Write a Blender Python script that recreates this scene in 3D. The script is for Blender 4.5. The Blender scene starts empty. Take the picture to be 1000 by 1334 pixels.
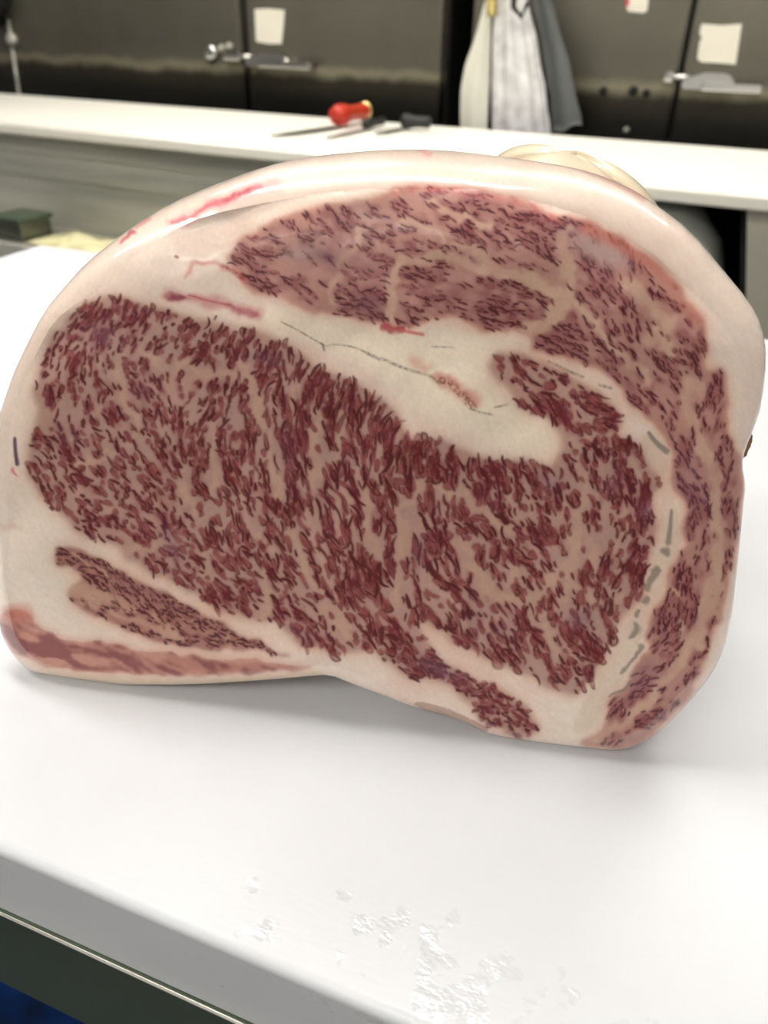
import bpy, bmesh, math
import numpy as np
from mathutils import Matrix, Vector, Euler

# ================================================================ camera, world, exposure
scn = bpy.context.scene
CAM_H, PITCH, ROLL, FPX = .316, math.radians(32.6), math.radians(1.03), 1000.
BASE = -.90                                              # floor level; the near board's top is z = 0
CEIL = 1.75
_f = np.array([0, math.cos(PITCH), -math.sin(PITCH)]); _r0 = np.array([1., 0, 0]); _u0 = np.array([0, math.sin(PITCH), math.cos(PITCH)])
_r = math.cos(ROLL)*_r0+math.sin(ROLL)*_u0; _u = -math.sin(ROLL)*_r0+math.cos(ROLL)*_u0
CAM = np.array([0, 0, CAM_H])
cd = bpy.data.cameras.new('camera'); cam = bpy.data.objects.new('camera', cd); scn.collection.objects.link(cam)
cd.sensor_fit = 'VERTICAL'; cd.sensor_height = 36.; cd.lens = 36.*FPX/1334.; cd.clip_start = .01
cam.matrix_world = Matrix(((_r[0], _u[0], -_f[0], CAM[0]), (_r[1], _u[1], -_f[1], CAM[1]), (_r[2], _u[2], -_f[2], CAM[2]), (0, 0, 0, 1)))
cd.dof.use_dof = True; cd.dof.focus_distance = .37; cd.dof.aperture_fstop = 8.
scn.camera = cam
scn.view_settings.view_transform = 'Standard'; scn.view_settings.look = 'None'; scn.view_settings.gamma = 1.; scn.view_settings.use_curve_mapping = False
scn.view_settings.exposure = .30
world = bpy.data.worlds.new('world'); scn.world = world; world.use_nodes = True
world.node_tree.nodes['Background'].inputs[0].default_value = (.9, .92, .88, 1); world.node_tree.nodes['Background'].inputs[1].default_value = .05
LAMP_POWER = 23.0                                        # radiance of the ceiling lamps' diffusers

def ray(x, y): return _f+_r*(x-500)/FPX-_u*(y-667)/FPX
def on_z(x, y, z=0.):
    d = ray(x, y); return CAM+d*(z-CAM_H)/d[2]
def on_plane(x, y, p, n):
    d = ray(x, y); return CAM+d*(np.dot(np.asarray(p)-CAM, n)/np.dot(d, n))
def to_px(p):
    q = np.asarray(p)-CAM; w = q@_f
    return 500+FPX*(q@_r)/w, 667-FPX*(q@_u)/w
class Frame:
    """a vertical-axis frame: x along an edge, y away from the camera, z up"""
    def __init__(s, origin, yaw):
        s.o = np.asarray(origin, float); s.yaw = yaw
        s.x = np.array([math.cos(yaw), math.sin(yaw), 0]); s.y = np.array([-math.sin(yaw), math.cos(yaw), 0])
    def loc(s, p):
        q = np.asarray(p)-s.o; return np.array([q@s.x, q@s.y, q[2]])
    def front(s, px, py, y=0.):                           # pixel on the plane local y = const -> local coords
        return s.loc(on_plane(px, py, s.o+s.y*y, s.y))
    def flat(s, px, py, z):                               # pixel on the plane local z = const
        return s.loc(on_z(px, py, s.o[2]+z))

# ================================================================ helpers
def link(o, parent=None):
    scn.collection.objects.link(o)
    if parent is not None: o.parent = parent
    return o
def tag(o, label=None, cat=None, group=None, kind=None):
    if label: o['label'] = label
    if cat: o['category'] = cat
    if group: o['group'] = group
    if kind: o['kind'] = kind
    return o
def empty(name, loc=(0, 0, 0), yaw=0.):
    o = bpy.data.objects.new(name, None); o.location = loc; o.rotation_euler = (0, 0, yaw); o.empty_display_size = .05
    return link(o)
def mesh(name, verts, faces, mat, parent=None, smooth=False):
    m = bpy.data.meshes.new(name); m.from_pydata([tuple(map(float, v)) for v in verts], [], [tuple(map(int, f)) for f in faces]); m.update()
    if smooth: m.polygons.foreach_set('use_smooth', [True]*len(m.polygons))
    if mat: m.materials.append(mat)
    return link(bpy.data.objects.new(name, m), parent)
def from_bm(name, bm, mat, parent=None, smooth=False):
    bmesh.ops.recalc_face_normals(bm, faces=bm.faces)
    m = bpy.data.meshes.new(name); bm.to_mesh(m); bm.free()
    if smooth: m.polygons.foreach_set('use_smooth', [True]*len(m.polygons))
    if mat: m.materials.append(mat)
    return link(bpy.data.objects.new(name, m), parent)
def add_box(bm, lo, hi, bev=0., seg=2):
    lo, hi = np.asarray(lo, float), np.asarray(hi, float)
    r = bmesh.ops.create_cube(bm, size=1.)
    for v in r['verts']: v.co = Vector((lo+hi)/2)+Vector(np.array(v.co)*(hi-lo))
    if bev > 0:
        e = list({e for v in r['verts'] for e in v.link_edges})
        bmesh.ops.bevel(bm, geom=e, offset=bev, segments=seg, affect='EDGES', profile=.6)
def box(name, lo, hi, mat, parent=None, bev=.004, seg=2):
    bm = bmesh.new(); add_box(bm, lo, hi, bev, seg); return from_bm(name, bm, mat, parent)
def tube_data(pts, rad, n=10, caps=True):
    pts = np.asarray(pts, float); rad = np.broadcast_to(rad, len(pts)); V = []; Fc = []
    for i, p in enumerate(pts):
        t = pts[min(i+1, len(pts)-1)]-pts[max(i-1, 0)]; t = t/np.linalg.norm(t)
        a = np.cross(t, (0, 0, 1.)) if abs(t[2]) < .9 else np.cross(t, (1., 0, 0)); a /= np.linalg.norm(a); b = np.cross(t, a)
        for k in range(n):
            w = 2*math.pi*k/n; V.append(p+rad[i]*(math.cos(w)*a+math.sin(w)*b))
    for i in range(len(pts)-1):
        for k in range(n): Fc.append((i*n+k, i*n+(k+1) % n, (i+1)*n+(k+1) % n, (i+1)*n+k))
    if caps: Fc.append(tuple(range(n))[::-1]); Fc.append(tuple((len(pts)-1)*n+k for k in range(n)))
    return V, Fc
def tube(name, pts, rad, mat, parent=None, n=10):
    return mesh(name, *tube_data(pts, rad, n), mat, parent, True)
def lathe(name, prof, mat, parent=None, n=40, at=(0, 0, 0)):
    V = []; Fc = []
    for r, z in prof:
        for k in range(n):
            w = 2*math.pi*k/n; V.append((at[0]+r*math.cos(w), at[1]+r*math.sin(w), at[2]+z))
    for i in range(len(prof)-1):
        for k in range(n): Fc.append((i*n+k, i*n+(k+1) % n, (i+1)*n+(k+1) % n, (i+1)*n+k))
    return mesh(name, V, Fc, mat, parent, True)
def slab(name, outline, thick, mat, parent=None, bev=.0):
    """outline: list of 3D points of a planar polygon; extruded by the vector thick"""
    n = len(outline); V = [np.asarray(p, float) for p in outline]+[np.asarray(p, float)+np.asarray(thick, float) for p in outline]
    bm = bmesh.new(); vs = [bm.verts.new(v) for v in V]
    bm.faces.new(vs[:n][::-1]); bm.faces.new(vs[n:])
    for k in range(n): bm.faces.new((vs[k], vs[(k+1) % n], vs[n+(k+1) % n], vs[n+k]))
    if bev: bmesh.ops.bevel(bm, geom=list(bm.edges), offset=bev, segments=2, affect='EDGES')
    return from_bm(name, bm, mat, parent)

# ---------------------------------------------------------------- materials
def srgb(r, g, b):
    return tuple((c/255/12.92 if c/255 <= .04045 else ((c/255+.055)/1.055)**2.4) for c in (r, g, b))+(1.,)
def material(name, col, rough=.5, metal=0., noise=None, bump=None, coat=0., sss=0., spec=.5, emit=None):
    """noise=(scale, colour2, amount, stretch)   bump=(scale, strength, distance, stretch)"""
    m = bpy.data.materials.new(name); m.use_nodes = True; nt = m.node_tree; N = nt.nodes; L = nt.links; b = N['Principled BSDF']
    b.inputs['Base Color'].default_value = col; b.inputs['Roughness'].default_value = rough; b.inputs['Metallic'].default_value = metal
    b.inputs['Specular IOR Level'].default_value = spec
    if coat: b.inputs['Coat Weight'].default_value = coat; b.inputs['Coat Roughness'].default_value = .045
    if sss: b.inputs['Subsurface Weight'].default_value = sss; b.inputs['Subsurface Radius'].default_value = (1., .5, .35); b.inputs['Subsurface Scale'].default_value = .006
    if emit: b.inputs['Emission Color'].default_value = col; b.inputs['Emission Strength'].default_value = emit
    tc = N.new('ShaderNodeTexCoord')
    def nz(scale, stretch, detail=6.):
        mp = N.new('ShaderNodeMapping'); mp.inputs['Scale'].default_value = stretch or (1, 1, 1); L.new(tc.outputs['Object'], mp.inputs[0])
        t = N.new('ShaderNodeTexNoise'); t.inputs['Scale'].default_value = scale; t.inputs['Detail'].default_value = detail; L.new(mp.outputs[0], t.inputs['Vector']); return t
    if noise:
        t = nz(noise[0], noise[3] if len(noise) > 3 else None)
        rp = N.new('ShaderNodeValToRGB'); rp.color_ramp.elements[0].position = .35; rp.color_ramp.elements[1].position = .7; L.new(t.outputs[0], rp.inputs[0])
        mu = N.new('ShaderNodeMath'); mu.operation = 'MULTIPLY'; mu.inputs[1].default_value = noise[2]; L.new(rp.outputs[0], mu.inputs[0])
        mx = N.new('ShaderNodeMix'); mx.data_type = 'RGBA'; mx.inputs[6].default_value = col; mx.inputs[7].default_value = noise[1]
        L.new(mu.outputs[0], mx.inputs[0]); L.new(mx.outputs[2], b.inputs['Base Color'])
    if bump:
        t = nz(bump[0], bump[3] if len(bump) > 3 else None)
        bp = N.new('ShaderNodeBump'); bp.inputs['Strength'].default_value = bump[1]; bp.inputs['Distance'].default_value = bump[2]
        L.new(t.outputs[0], bp.inputs['Height']); L.new(bp.outputs[0], b.inputs['Normal'])
    return m
def meat_material(name, rough, coat, sss, bumps, spec=.5):
    m = material(name, (1, 1, 1, 1), rough, coat=coat, sss=sss, bump=bumps, spec=spec)
    a = m.node_tree.nodes.new('ShaderNodeVertexColor'); a.layer_name = 'flesh'
    m.node_tree.links.new(a.outputs[0], m.node_tree.nodes['Principled BSDF'].inputs['Base Color'])
    return m
def scuff_reflection_door(name, band_z):
    """dark brushed steel with a pale band of scuffs and painted reflection, and a painted dark reflection below"""
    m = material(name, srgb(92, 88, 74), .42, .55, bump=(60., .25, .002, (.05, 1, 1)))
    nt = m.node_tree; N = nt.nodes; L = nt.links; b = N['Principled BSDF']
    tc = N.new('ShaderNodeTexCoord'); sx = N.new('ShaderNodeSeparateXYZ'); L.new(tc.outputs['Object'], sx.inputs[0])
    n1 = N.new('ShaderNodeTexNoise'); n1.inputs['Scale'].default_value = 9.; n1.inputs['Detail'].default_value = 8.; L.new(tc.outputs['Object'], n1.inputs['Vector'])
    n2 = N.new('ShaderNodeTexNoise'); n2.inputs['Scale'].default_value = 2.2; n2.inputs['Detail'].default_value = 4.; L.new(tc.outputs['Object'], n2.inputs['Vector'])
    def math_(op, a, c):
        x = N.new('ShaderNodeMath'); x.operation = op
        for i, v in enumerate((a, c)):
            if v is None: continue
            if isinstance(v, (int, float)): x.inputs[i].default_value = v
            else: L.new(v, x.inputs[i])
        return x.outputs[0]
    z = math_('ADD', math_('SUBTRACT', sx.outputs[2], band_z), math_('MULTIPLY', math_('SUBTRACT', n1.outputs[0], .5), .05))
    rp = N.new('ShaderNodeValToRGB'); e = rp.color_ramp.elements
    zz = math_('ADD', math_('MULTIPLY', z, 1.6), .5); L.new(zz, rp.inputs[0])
    cols = [(0., srgb(27, 27, 23)), (.36, srgb(36, 35, 30)), (.445, srgb(58, 54, 42)), (.485, srgb(152, 146, 124)), (.52, srgb(106, 103, 91)), (.60, srgb(102, 99, 88)), (1., srgb(122, 119, 106))]  # room reflection painted by height: dark below, scuffed bright band, lighter above
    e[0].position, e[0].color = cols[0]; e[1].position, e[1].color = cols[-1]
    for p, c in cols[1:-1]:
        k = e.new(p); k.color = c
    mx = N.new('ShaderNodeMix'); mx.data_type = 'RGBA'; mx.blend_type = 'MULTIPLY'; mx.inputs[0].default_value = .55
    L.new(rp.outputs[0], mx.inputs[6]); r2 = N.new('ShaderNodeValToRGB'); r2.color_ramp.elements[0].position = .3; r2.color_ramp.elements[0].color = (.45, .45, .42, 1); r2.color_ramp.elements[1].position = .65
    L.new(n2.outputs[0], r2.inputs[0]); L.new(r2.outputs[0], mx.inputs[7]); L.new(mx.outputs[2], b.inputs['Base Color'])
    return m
M = {}
def board_material():
    # knife-scored plastic: fine tooth everywhere, wet smeared patches with sharper, rippled gloss
    m = material('white_polyethylene', srgb(216, 220, 224), .36, noise=(14., srgb(208, 211, 215), .5)); nt = m.node_tree; N = nt.nodes; L = nt.links; b = N['Principled BSDF']
    tc = N.new('ShaderNodeTexCoord')
    def nz(scale, det, st=(1, 1, 1), rot=0.):
        mp = N.new('ShaderNodeMapping'); mp.inputs['Scale'].default_value = st; mp.inputs['Rotation'].default_value = (0, 0, rot); L.new(tc.outputs['Object'], mp.inputs[0])
        t = N.new('ShaderNodeTexNoise'); t.inputs['Scale'].default_value = scale; t.inputs['Detail'].default_value = det; L.new(mp.outputs[0], t.inputs['Vector']); return t.outputs[0]
    def mr(v, a, c, d, e):
        r = N.new('ShaderNodeMapRange'); L.new(v, r.inputs[0])
        for i, x in enumerate((a, c, d, e)): r.inputs[i+1].default_value = x
        return r.outputs[0]
    vd = N.new('ShaderNodeMapping'); vd.vector_type = 'TEXTURE'; vd.inputs['Location'].default_value = WET_AT; vd.inputs['Scale'].default_value = (.15, .05, .2); L.new(tc.outputs['Object'], vd.inputs[0])
    ln = N.new('ShaderNodeVectorMath'); ln.operation = 'LENGTH'; L.new(vd.outputs[0], ln.inputs[0])
    ad = N.new('ShaderNodeMath'); ad.operation = 'ADD'; L.new(mr(ln.outputs['Value'], 0., 1.3, .30, -.2), ad.inputs[0]); L.new(nz(75., 2.), ad.inputs[1])
    wet = mr(ad.outputs[0], .69, .77, 0., 1.)
    L.new(mr(wet, 0, 1, .36, .10), b.inputs['Roughness'])
    b1 = N.new('ShaderNodeBump'); b1.inputs['Strength'].default_value = .12; b1.inputs['Distance'].default_value = .0006; L.new(nz(90., 3., (1, 3.5, 1), .5), b1.inputs['Height'])
    b2 = N.new('ShaderNodeBump'); b2.inputs['Distance'].default_value = .0025; L.new(mr(wet, 0, 1, 0., .5), b2.inputs['Strength']); L.new(nz(110., 3., (1, 1.6, 1), .3), b2.inputs['Height']); L.new(b1.outputs[0], b2.inputs['Normal'])
    L.new(b2.outputs[0], b.inputs['Normal'])
    return m
M['board_far'] = material('white_counter_plastic', srgb(240, 238, 226), .45)
M['steel'] = material('brushed_steel', srgb(196, 196, 184), .32, .35, bump=(80., .2, .001, (.04, 1, 1)), noise=(6., srgb(150, 152, 142), .8, (.25, 1, 4)))
M['steel_dark'] = material('dull_table_steel', srgb(84, 98, 80), .45, .5, noise=(5., srgb(74, 84, 70), .6))
M['steel_edge'] = material('highlight_steel_edge', srgb(226, 224, 214), .35, .5)  # pale colour stands in for the catch-light along the steel edge
M['chrome'] = material('chromed_latch', srgb(206, 206, 200), .16, 1.)
M['black'] = material('black_rubber', srgb(12, 12, 11), .7)
M['bay_shade'] = material('painted_bay_shade', srgb(10, 11, 10), .8)  # near-black: shade inside the open bay is put into the colour
M['panel'] = material('painted_grey_panel', srgb(176, 172, 158), .5, noise=(3., srgb(164, 160, 148), .5))
M['paper'] = material('paper', srgb(226, 222, 206), .8, noise=(20., srgb(214, 210, 194), .4))
M['pink_paper'] = material('red_marked_paper', srgb(196, 80, 76), .8)
M['white_plastic'] = material('white_sheet_plastic', srgb(224, 224, 210), .5, noise=(8., srgb(200, 200, 186), .5))
M['mail'] = material('metal_ring_mesh', srgb(236, 236, 236), .4, .2, noise=(26., srgb(180, 180, 180), .8), bump=(190., .8, .004))
M['grey_cloth'] = material('grey_rubberised_cloth', srgb(92, 95, 94), .6, noise=(9., srgb(76, 79, 80), .6))
M['brass'] = material('brass_clip', srgb(214, 196, 130), .3, .8)
M['red'] = material('red_handle_plastic', srgb(178, 34, 20), .4, noise=(12., srgb(190, 66, 28), .6))
M['blade'] = material('knife_steel', srgb(112, 114, 104), .35, .9)
M['knife_black'] = material('black_knife_handle', srgb(26, 27, 25), .5)
M['bin'] = material('grey_bin_plastic', srgb(186, 190, 182), .3, noise=(5., srgb(166, 170, 162), .6))
M['blue'] = material('blue_crate_plastic', srgb(8, 60, 132), .45, noise=(24., srgb(3, 16, 40), .9))
M['yellow_reflection'] = material('pale_yellow_reflection', srgb(222, 216, 168), .25, noise=(16., srgb(182, 182, 160), .7, (.5, 1, 1)), bump=(14., .8, .02))  # colours the added sheet that imitates yellow reflections on the shelf
M['floor'] = material('dark_quarry_floor', srgb(38, 36, 36), .5, noise=(3., srgb(24, 24, 26), .6))
M['wall'] = material('white_wall_panel', srgb(220, 220, 220), .6)
M['ceiling'] = material('white_ceiling_panel', srgb(226, 226, 226), .8)
M['lamp_body'] = material('white_lamp_housing', srgb(225, 225, 220), .5)
M['lamp'] = material('lamp_diffuser', srgb(255, 249, 242), .5, emit=LAMP_POWER)
# ---------------------------------------------------------------- marbling of the cut face
# All tracing is in photograph pixels; TX0,TY0 is the corner of the working map, one cell a pixel.
TX0, TY0, TW, TH = -24, 170, 1048, 830
rng = np.random.default_rng(7)
_fx = np.fft.fftfreq(TW)[None, :]; _fy = np.fft.fftfreq(TH)[:, None]
def blur(a, s):
    return np.fft.ifft2(np.fft.fft2(a) * np.exp(-2*np.pi**2*s*s*(_fx**2+_fy**2))).real
def norm(a):
    return (a-a.mean())/a.std()
def noise(s, seed):
    return norm(blur(np.random.default_rng(seed).standard_normal((TH, TW)), s))
def sstep(a, b, x):
    t = np.clip((x-a)/(b-a), 0, 1); return t*t*(3-2*t)
def chaikin(p, n=2, closed=True):
    p = np.asarray(p, float)
    for _ in range(n):
        q = np.roll(p, -1, 0) if closed else p[1:]
        b = p if closed else p[:-1]
        r = np.empty((len(b)*2, 2)); r[0::2] = .75*b+.25*q; r[1::2] = .25*b+.75*q
        p = r if closed else np.vstack([p[:1], r, p[-1:]])
    return p
def fill(poly, smooth=2):
    p = chaikin(poly, smooth) - (TX0, TY0)
    m = np.zeros((TH, TW)); xs = np.arange(TW)
    a, b = p, np.roll(p, -1, 0)
    for r in range(TH):
        y = r+.013
        k = (a[:, 1] > y) != (b[:, 1] > y)
        if not k.any(): continue
        x = np.sort(a[k, 0]+(y-a[k, 1])*(b[k, 0]-a[k, 0])/(b[k, 1]-a[k, 1]))
        for i in range(0, len(x)-1, 2):
            m[r, (xs >= x[i]) & (xs < x[i+1])] = 1
    return m
def stroke(out, pts, w0, w1=None, soft=.5, amp=1.0, smooth=2):
    """max-blend a soft tapering line into out"""
    p = chaikin(pts, smooth, False) if len(pts) > 2 else np.asarray(pts, float)
    w1 = w0 if w1 is None else w1
    n = len(p)-1; wm = max(w0, w1)*(1+soft)+2
    for i in range(n):
        (x0, y0), (x1, y1) = p[i]-(TX0, TY0), p[i+1]-(TX0, TY0)
        c0, c1 = int(max(0, min(x0, x1)-wm)), int(min(TW, max(x0, x1)+wm+1))
        r0, r1 = int(max(0, min(y0, y1)-wm)), int(min(TH, max(y0, y1)+wm+1))
        if c1 <= c0 or r1 <= r0: continue
        X, Y = np.meshgrid(np.arange(c0, c1), np.arange(r0, r1))
        dx, dy = x1-x0, y1-y0; L = dx*dx+dy*dy+1e-9
        t = np.clip(((X-x0)*dx+(Y-y0)*dy)/L, 0, 1)
        d = np.hypot(X-x0-t*dx, Y-y0-t*dy); w = (w0+(w1-w0)*(i+t)/n)*.5
        v = amp*(1-sstep(w*(1-soft), w*(1+soft)+.6, d))
        out[r0:r1, c0:c1] = np.maximum(out[r0:r1, c0:c1], v)
    return out
PX, PY = np.meshgrid(np.arange(TW)+TX0, np.arange(TH)+TY0)
def spot(x, y, r, ry=None, a=0):
    c, s = np.cos(np.radians(a)), np.sin(np.radians(a)); ry = ry or r
    u = (PX-x)*c+(PY-y)*s; v = -(PX-x)*s+(PY-y)*c
    return np.exp(-.5*((u/r)**2+(v/ry)**2))

EYE = [(48,500),(52,470),(62,445),(80,418),(104,400),(125,387),(145,384),(175,394),(210,405),(250,414),(290,424),(320,427),(355,436),(382,450),(400,470),(415,482),(435,490),(455,493),(475,507),(495,525),(515,535),(525,560),(535,577),(555,573),(575,572),(590,580),(615,592),(650,600),(672,597),(700,610),(722,610),(731,592),(731,570),(717,552),(700,545),(682,535),(672,525),(662,510),(645,492),(632,477),(645,462),(665,462),(690,467),(712,477),(740,487),(750,500),(770,507),(790,520),(807,540),(812,555),(802,566),(820,570),(832,585),(842,605),(866,630),(852,650),(850,675),(852,712),(846,740),(838,757),(838,780),(820,795),(805,825),(790,852),(775,880),(760,900),(732,905),(712,895),(695,885),(670,877),(640,862),(620,850),(600,838),(575,822),(555,812),(545,815),(560,840),(572,858),(580,872),(560,886),(530,885),(512,872),(502,855),(490,842),(470,848),(455,850),(430,850),(412,842),(380,827),(350,808),(325,805),(285,795),(237,765),(215,752),(172,730),(150,715),(120,700),(105,690),(75,667),(50,647),(42,622),(37,600),(42,575),(49,545),(47,520)]
SIDE = [(548,872),(566,862),(580,862),(592,878),(612,882),(625,884),(650,893),(675,908),(695,925),(708,945),(700,958),(680,961),(655,958),(635,945),(615,925),(600,905),(580,892),(556,886)]
CAP = [(295,330),(310,312),(350,294),(385,276),(432,266),(470,262),(500,252),(522,245),(555,241),(600,245),(650,254),(680,261),(717,278),(740,288),(775,292),(800,306),(822,323),(850,337),(872,357),(888,387),(907,407),(920,430),(923,460),(912,478),(925,486),(940,480),(950,507),(950,545),(953,575),(962,598),(966,625),(964,660),(960,700),(957,720),(950,745),(943,770),(936,800),(926,835),(918,860),(905,885),(895,912),(862,945),(832,968),(800,978),(770,974),(752,966),(785,952),(785,935),(797,912),(818,897),(832,865),(855,843),(840,835),(845,810),(857,782),(872,765),(875,737),(893,717),(890,700),(892,670),(888,650),(875,630),(872,607),(877,592),(867,570),(845,545),(835,535),(820,520),(800,497),(782,485),(762,475),(737,465),(700,460),(690,447),(692,436),(675,434),(660,435),(637,431),(607,423),(592,410),(560,420),(530,432),(500,425),(470,420),(430,409),(400,405),(370,386),(325,380),(312,365),(305,350)]
STRIP = [(70,720),(77,707),(100,711),(130,726),(160,744),(200,762),(250,790),(282,807),(307,824),(350,842),(390,858),(350,850),(307,846),(275,848),(237,842),(200,833),(160,822),(145,815),(125,805),(103,789),(92,774),(96,760),(107,752),(90,739),(75,731)]
BAND = [(-14,805),(12,793),(35,796),(42,815),(67,827),(105,835),(150,836),(200,849),(250,853),(320,860),(425,868),(380,877),(300,882),(250,883),(175,880),(120,876),(65,872),(37,862),(8,845)]

def direction_field():
    K = np.array([(120,400,-62),(200,430,-60),(75,460,-60),(80,520,75),(75,600,52),(120,650,50),(170,620,62),(150,700,42),(250,440,-60),(260,550,86),(180,520,60),(330,450,-65),(350,600,86),(300,680,66),(400,550,94),(430,520,104),(480,560,100),(520,560,108),(400,700,61),(450,760,68),(400,820,58),(300,770,55),(230,720,60),(480,690,82),(500,800,70),(560,650,80),(560,720,65),(600,780,58),(640,630,76),(650,720,68),(700,640,72),(740,600,76),(790,600,58),(820,590,60),(700,850,68),(760,830,80),(820,720,108),(790,700,70),(680,930,35),(560,870,25),(700,500,40),(780,540,42),
      (350,340,25),(400,300,45),(450,370,18),(550,340,25),(560,300,32),(620,400,20),(600,360,25),(680,320,18),(700,340,25),(760,370,58),(700,440,24),(760,470,42),(800,380,58),(850,430,55),(880,440,60),(840,500,45),(880,570,65),(930,540,95),(905,640,70),(900,700,112),(950,640,96),(900,780,106),(930,800,110),(880,850,128),(840,900,142),(850,940,146),
      (120,740,27),(250,820,27),(100,850,16),(300,870,4)], float)
    a = np.radians(K[:, 2])*2
    C = np.zeros((TH, TW)); S = C.copy()
    for (x, y, _), t in zip(K, a):
        w = 1/((PX-x)**2+(PY-y)**2+200.)**1.8
        C += w*np.cos(t); S += w*np.sin(t)
    j = noise(14, 3)*.42+noise(6, 4)*.32
    ang = .5*np.arctan2(S, C)+j*.36
    return np.cos(ang), np.sin(ang)
def lic(a, dx, dy, half):
    out = a.copy(); n = 1
    for s in (1, -1):
        x = np.tile(np.arange(TW, dtype=float), (TH, 1)); y = np.repeat(np.arange(TH, dtype=float)[:, None], TW, 1)
        px, py = s*dx, s*dy
        for k in range(half):
            xi = np.clip(x+.5, 0, TW-1).astype(np.int32); yi = np.clip(y+.5, 0, TH-1).astype(np.int32)
            vx, vy = dx[yi, xi], dy[yi, xi]
            f = np.where(vx*px+vy*py < 0, -1., 1.); vx = vx*f; vy = vy*f
            x += vx; y += vy; px, py = vx, vy
            out += a[np.clip(y+.5, 0, TH-1).astype(np.int32), np.clip(x+.5, 0, TW-1).astype(np.int32)]; n += 1
    return out/n
def sprinkle(mask, keep, ang, sp, ln, wd, jit, lens, seed, lenmap=None):
    """scatter small flecks along the grain; lens: share of flecks that are hollow lenses. returns dark-edge and core maps"""
    g = np.random.default_rng(seed); E = np.zeros((TH, TW), np.float32); K = np.zeros((TH, TW), np.float32)
    ys = np.arange(4, TH-4, sp); n = 0
    for iy, y0 in enumerate(ys):
        for x0 in np.arange(4+(iy % 2)*sp*.5, TW-4, sp):
            x = x0+g.uniform(-.55, .55)*sp; y = y0+g.uniform(-.55, .55)*sp
            i, j = int(x), int(y)
            r = g.random(6)
            if not (0 <= i < TW and 0 <= j < TH) or mask[j, i] < .5 or r[0] > keep[j, i]: continue
            k = 1. if lenmap is None else lenmap[j, i]
            L = (ln[0]+(ln[1]-ln[0])*r[1]**1.6)*k; w = wd[0]+(wd[1]-wd[0])*r[2]; hollow = r[3] < lens
            if hollow: w *= 1.75
            a = ang[j, i]+g.normal()*jit; c, sn = math.cos(a), math.sin(a); bend = g.normal()*.10
            R = int(L*.5+w+3); c0, c1, r0, r1 = max(0, i-R), min(TW, i+R+1), max(0, j-R), min(TH, j+R+1)
            X = np.arange(c0, c1, dtype=np.float32)[None, :]-x; Y = np.arange(r0, r1, dtype=np.float32)[:, None]-y
            u = X*c+Y*sn; v = -X*sn+Y*c; h = L*.5
            q = u/h; v = v-bend*L*q*q
            d = np.sqrt(q*q*q*q+(v/(w*(1.-.35*(q if r[4] > .5 else -q))))**2)       # teardrop
            if hollow:
                e = np.exp(-((d-.78)/.26)**2)*(.55+.45*np.cos(q*2.2+r[5]*6)); kk = np.clip((1.02-d)/.25, 0, 1)
            else:
                e = np.clip((1.12-d)/.42, 0, 1); kk = e
            e = e*(.45+.55*r[5]**.7)
            np.maximum(E[r0:r1, c0:c1], e, out=E[r0:r1, c0:c1]); np.maximum(K[r0:r1, c0:c1], kk, out=K[r0:r1, c0:c1]); n += 1
    return E, K
def lin(c):
    c = np.asarray(c, float)/255.
    return np.where(c <= .04045, c/12.92, ((c+.055)/1.055)**2.4)

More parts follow.
